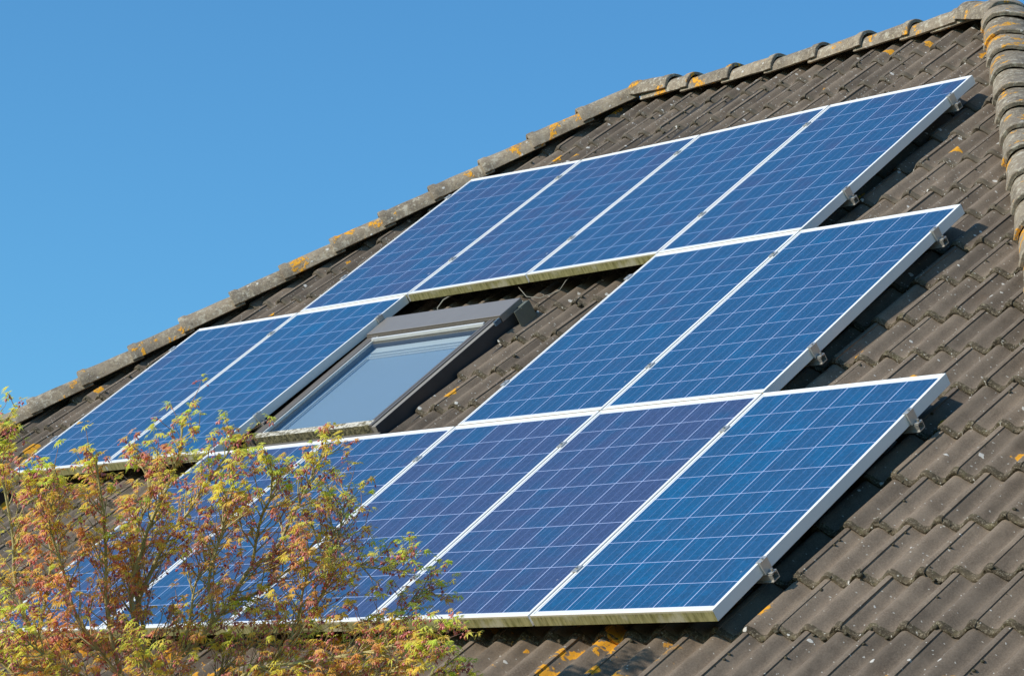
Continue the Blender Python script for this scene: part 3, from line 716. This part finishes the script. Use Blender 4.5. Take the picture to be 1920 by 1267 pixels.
stems = [
 ([(325, 1420), (385, 1300), (430, 1245), (480, 1205), (550, 1175)], 0.1, 0.3, 0.010),
 ([(325, 1420), (210, 1330), (130, 1260), (50, 1235), (-20, 1190)], 0.1, -0.2, 0.012),
 ([(325, 1420), (330, 1330), (300, 1270), (290, 1220), (300, 1170)], -0.1, -0.4, 0.009),
 ([(600, 1370), (680, 1310), (740, 1240), (790, 1200), (815, 1170)], -0.1, -0.4, 0.009),
 ([(325, 1420), (470, 1380), (580, 1310), (660, 1270), (740, 1250)], 0.1, 0.3, 0.012),  # (pixel path of a leader from low to tip, depth at foot and tip, start radius)
 ([(325, 1420), (262, 1200), (247, 1100), (267, 1033), (277, 997), (293, 960), (310, 923), (330, 880), (345, 830), (352, 775)], 0.0, -0.15, 0.019),
 ([(325, 1420), (275, 1230), (252, 1150), (283, 1063), (310, 1007), (340, 967), (362, 927), (400, 870), (432, 815)], 0.02, 0.18, 0.017),
 ([(325, 1420), (230, 1260), (205, 1133), (207, 1050), (208, 967), (203, 900), (198, 842)], 0.0, -0.25, 0.015),
 ([(325, 1420), (320, 1263), (363, 1210), (400, 1163), (430, 1130), (473, 1110), (510, 1083), (560, 1040), (600, 985)], 0.0, 0.10, 0.020),
 ([(430, 1130), (447, 1097), (470, 1063), (510, 1037), (533, 990), (562, 930), (585, 875), (610, 822)], 0.05, 0.10, 0.015),
 ([(470, 1063), (480, 1010), (493, 960), (510, 927), (516, 885), (520, 862)], 0.06, -0.20, 0.010),
 ([(325, 1420), (410, 1330), (457, 1263), (493, 1243), (567, 1230), (633, 1215), (720, 1195), (800, 1160), (835, 1140)], 0.0, -0.30, 0.016),
 ([(325, 1420), (450, 1300), (560, 1180), (610, 1100), (640, 1050), (700, 1050), (760, 1050)], 0.0, -0.10, 0.015),
 ([(610, 1100), (630, 1020), (640, 960), (640, 915)], -0.05, 0.2, 0.009),
 ([(325, 1420), (150, 1300), (70, 1200), (33, 1083), (30, 1000), (12, 880), (2, 800)], 0.0, -0.10, 0.018),
 ([(325, 1420), (100, 1330), (-40, 1200), (-70, 1050), (-60, 900), (-20, 790)], 0.05, 0.25, 0.018),
 ([(70, 1200), (95, 1100), (110, 1010), (105, 930), (95, 880)], 0.0, -0.35, 0.010),
 ([(230, 1260), (160, 1150), (140, 1060), (120, 960), (145, 880)], -0.1, -0.4, 0.010),
 ([(325, 1420), (120, 1380), (-80, 1330), (-220, 1200), (-260, 1000)], 0.0, 0.0, 0.018),
 ([(325, 1420), (600, 1370), (720, 1290), (800, 1250), (850, 1230)], -0.1, -0.3, 0.014),
 ([(262, 1200), (250, 1100), (245, 1000), (262, 930), (255, 880), (250, 855)], 0.1, 0.35, 0.009),
 ([(400, 1163), (395, 1080), (420, 1000), (440, 930), (455, 890)], 0.0, -0.3, 0.009),
 ([(325, 1420), (280, 1330), (170, 1250), (110, 1200), (60, 1130)], 0.0, -0.45, 0.012),
 ([(325, 1420), (520, 1330), (640, 1260), (700, 1200), (760, 1130), (800, 1095)], -0.1, 0.15, 0.012),
 ([(325, 1420), (300, 1300), (340, 1180), (350, 1100), (385, 1030), (400, 960)], 0.1, 0.45, 0.012),
 ([(560, 1180), (570, 1110), (585, 1050), (580, 990)], 0.0, -0.35, 0.008)]
leaf_pts = []                                  # (position, direction, weight)
def grow(p, d, L, r, lvl):
    n = max(3, int(L / 0.04)); pts = [p.copy()]; q = p.copy(); dd = d.copy()
    up = (-down * 0.8 + Vector((0, 0, 1)) * 0.2)
    for i in range(n):
        dd = (dd + up * 0.10 + Vector((rt_.gauss(0, .13), rt_.gauss(0, .13), rt_.gauss(0, .13)))).normalized()
        q = q + dd * (L / n); pts.append(q.copy())
    (twig if lvl > 0 else wood).tube(pts, [r * (1 - 0.65 * i / n) for i in range(n + 1)], 4 if lvl > 0 else 5, cap=False)
    return pts
def side(d, ang):
    a = d.orthogonal().normalized(); a = Matrix.Rotation(rt_.uniform(0, 2 * pi), 3, d) @ a
    return (d * cos(ang) + a * sin(ang)).normalized()
for path, d0, d1, r0 in stems:
    n = len(path)
    pts = [T(px, py, d0 + (d1 - d0) * (i / (n - 1)) ** 1.2) for i, (px, py) in enumerate(path)]
    pts = [q + down * (0.028 * (i / (n - 1)) ** 2) for i, q in enumerate(pts)]
    pts[0] = fork if path[0] == (325, 1420) else pts[0]
    pl = smoothline(pts, 6); m_ = len(pl)
    wood.tube(pl, [r0 * 0.50 * (1 - 0.82 * i / (m_ - 1)) + 0.0012 for i in range(m_)], 7, cap=False)
    total = sum((pl[i + 1] - pl[i]).length for i in range(m_ - 1)); acc = 0; nxt = total * 0.22 if path[0] == (325, 1420) else 0.03
    for i in range(m_ - 1):
        seg = (pl[i + 1] - pl[i]); acc += seg.length
        while acc > nxt:
            f = nxt / total; nxt += rt_.uniform(0.014, 0.024)
            p = pl[i + 1]; d = seg.normalized()
            L1 = rt_.uniform(0.10, 0.24) * (1.15 - 0.75 * f)
            b = grow(p, side(d, rt_.uniform(0.45, 0.95)), L1, 0.0030, 0)
            for k in range(1, len(b)):
                if rt_.random() < 0.75:
                    t2 = grow(b[k], side((b[k] - b[k - 1]).normalized(), rt_.uniform(0.4, 0.9)), rt_.uniform(0.03, 0.09), 0.0016, 1)
                    leaf_pts.append((t2[-1], (t2[-1] - t2[-2]).normalized(), f))
            leaf_pts.append((b[-1], (b[-1] - b[-2]).normalized(), f))
    leaf_pts.append((pl[-1], (pl[-1] - pl[-2]).normalized(), 1.0))
lv = MB(); fw = MB(); st_ = MB()
gdown = Vector((0, 0, -1))
def leaf(p, d, size, tone):
    """a small maple leaf: five or seven narrow drooping lobes"""
    nrm = (Vector((0, 0, 0.75)) + sun_w * rt_.uniform(0.3, 1.1) + Vector((rt_.gauss(0, .38), rt_.gauss(0, .38), rt_.gauss(0, .2)))).normalized(); ax = (d - nrm * d.dot(nrm))
    if ax.length < 0.1: ax = nrm.orthogonal()
    ax.normalize(); bx = nrm.cross(ax)
    nl = rt_.choice((5, 5, 7, 7)); spread = rt_.uniform(0.9, 1.9) if nl > 3 else 0.8
    for k in range(nl):
        a = -spread + 2 * spread * k / (nl - 1); ln = size * (1 - 0.38 * abs(a) / spread) * rt_.uniform(.85, 1.1); wd = ln * rt_.uniform(0.09, 0.135)
        di = ax * cos(a) + bx * sin(a); sd2 = nrm.cross(di)
        m1 = p + di * ln * 0.45 + gdown * ln * 0.06; tip = p + di * ln * 0.9 + gdown * ln * rt_.uniform(0.2, 0.5)
        lift = nrm * wd * 0.35
        b = len(lv.v); lv.v += [tuple(p), tuple(m1 + sd2 * wd + lift), tuple(m1 - gdown * 0), tuple(m1 - sd2 * wd + lift), tuple(tip)]
        lv.face([b, b + 1, b + 2], 0, tone); lv.face([b, b + 2, b + 3], 0, tone); lv.face([b + 1, b + 4, b + 2], 0, tone); lv.face([b + 2, b + 4, b + 3], 0, tone)
def bloom(p):
    n = rt_.randint(2, 5)
    for k in range(n):
        d = (gdown * 0.8 + Vector((rt_.gauss(0, .6), rt_.gauss(0, .6), rt_.gauss(0, .3)))).normalized()
        q = p + d * rt_.uniform(0.012, 0.030); fw.tube([p, q], [0.0006, 0.0006], 3, 0, 0.2, cap=False)
        r = rt_.uniform(0.0035, 0.0062); tn = rt_.random()
        a = d.orthogonal().normalized() * r * rt_.uniform(.7, 1.1); b_ = d.cross(a).normalized() * r
        fw.add([q - d * r, q + a, q + b_, q - a, q - b_, q + d * r * 2.0], [(0, 1, 2), (0, 2, 3), (0, 3, 4), (0, 4, 1), (5, 2, 1), (5, 3, 2), (5, 4, 3), (5, 1, 4)], 0, tn)
for p, d, f in leaf_pts:
    if f < 0.55 and rt_.random() < 0.15: continue
    limey = max(0.0, min(1.0, ((p - origin).dot(right) * PXM + 960 - 560) / 220)) * 0.22 + (0.15 if (p - origin).dot(right) * PXM + 960 < 60 else 0)
    low = noise.noise(p * 3.1) * 0.5 + 0.5
    yel = min(1, max(0, 0.29 + 0.40 * f + limey - 0.03 + rt_.gauss(0, 0.2) + (low - 0.5) * 0.8))
    for k in range(rt_.choice((2, 3, 4, 5))):
        leaf(p + Vector((rt_.gauss(0, .008), rt_.gauss(0, .008), rt_.gauss(0, .006))), side(d, rt_.uniform(0.1, 1.1)), rt_.uniform(0.019, 0.040), min(1, max(0, yel + rt_.gauss(0, 0.12))))
    if rt_.random() < 0.6: bloom(p)
def leaf_mat(name, ramp, trans):
    m, n, p = mat(name); g = G(n); tn = g.attr('tone')
    r = n.nodes.new('ShaderNodeValToRGB'); g.put(r.inputs[0], tn)
    el = r.color_ramp.elements
    for i, (pos, c) in enumerate(ramp):
        e = el[i] if i < 2 else el.new(pos)
        e.position = pos; e.color = (*c, 1)
    out = n.nodes['Material Output']; g.put(p.inputs['Base Color'], r.outputs[0]); p.inputs['Roughness'].default_value = 0.5; p.inputs['Specular IOR Level'].default_value = 0.3
    t = n.nodes.new('ShaderNodeBsdfTranslucent'); g.put(t.inputs[0], r.outputs[0]); mx = n.nodes.new('ShaderNodeMixShader'); mx.inputs[0].default_value = trans
    n.links.new(p.outputs[0], mx.inputs[1]); n.links.new(t.outputs[0], mx.inputs[2]); n.links.new(mx.outputs[0], out.inputs[0]); return m
ML = leaf_mat('maple_leaf', [(0.0, (0.93, 0.44, 0.32)), (0.22, (0.97, 0.56, 0.20)), (0.45, (0.95, 0.70, 0.14)), (0.72, (0.95, 0.90, 0.16)), (1.0, (0.78, 0.88, 0.14))], 0.55)
MF = leaf_mat('maple_blossom', [(0.0, (0.65, 0.17, 0.17)), (1.0, (0.88, 0.42, 0.40))], 0.35)
MBK = simple('maple_bark', (0.46, 0.40, 0.18), 0.8, 0, 0.3, 0.35, 25, 0.002)
MTW = simple('maple_twig', (0.38, 0.21, 0.14), 0.7, 0, 0.3, 0.3, 40)
def tk(mb, name, mt, smooth=True):
    o = mb.build(name, mt, smooth=smooth); o.parent = tree; o.matrix_parent_inverse = tree.matrix_world.inverted(); return o
tk(trunk, 'trunk', MBK); tk(wood, 'limbs', MBK); tk(twig, 'twigs', MTW); tk(lv, 'crown', ML, False); tk(fw, 'blossom', MF, False)
print('leaves', len(leaf_pts), len(lv.f), 'flowers', len(fw.f))
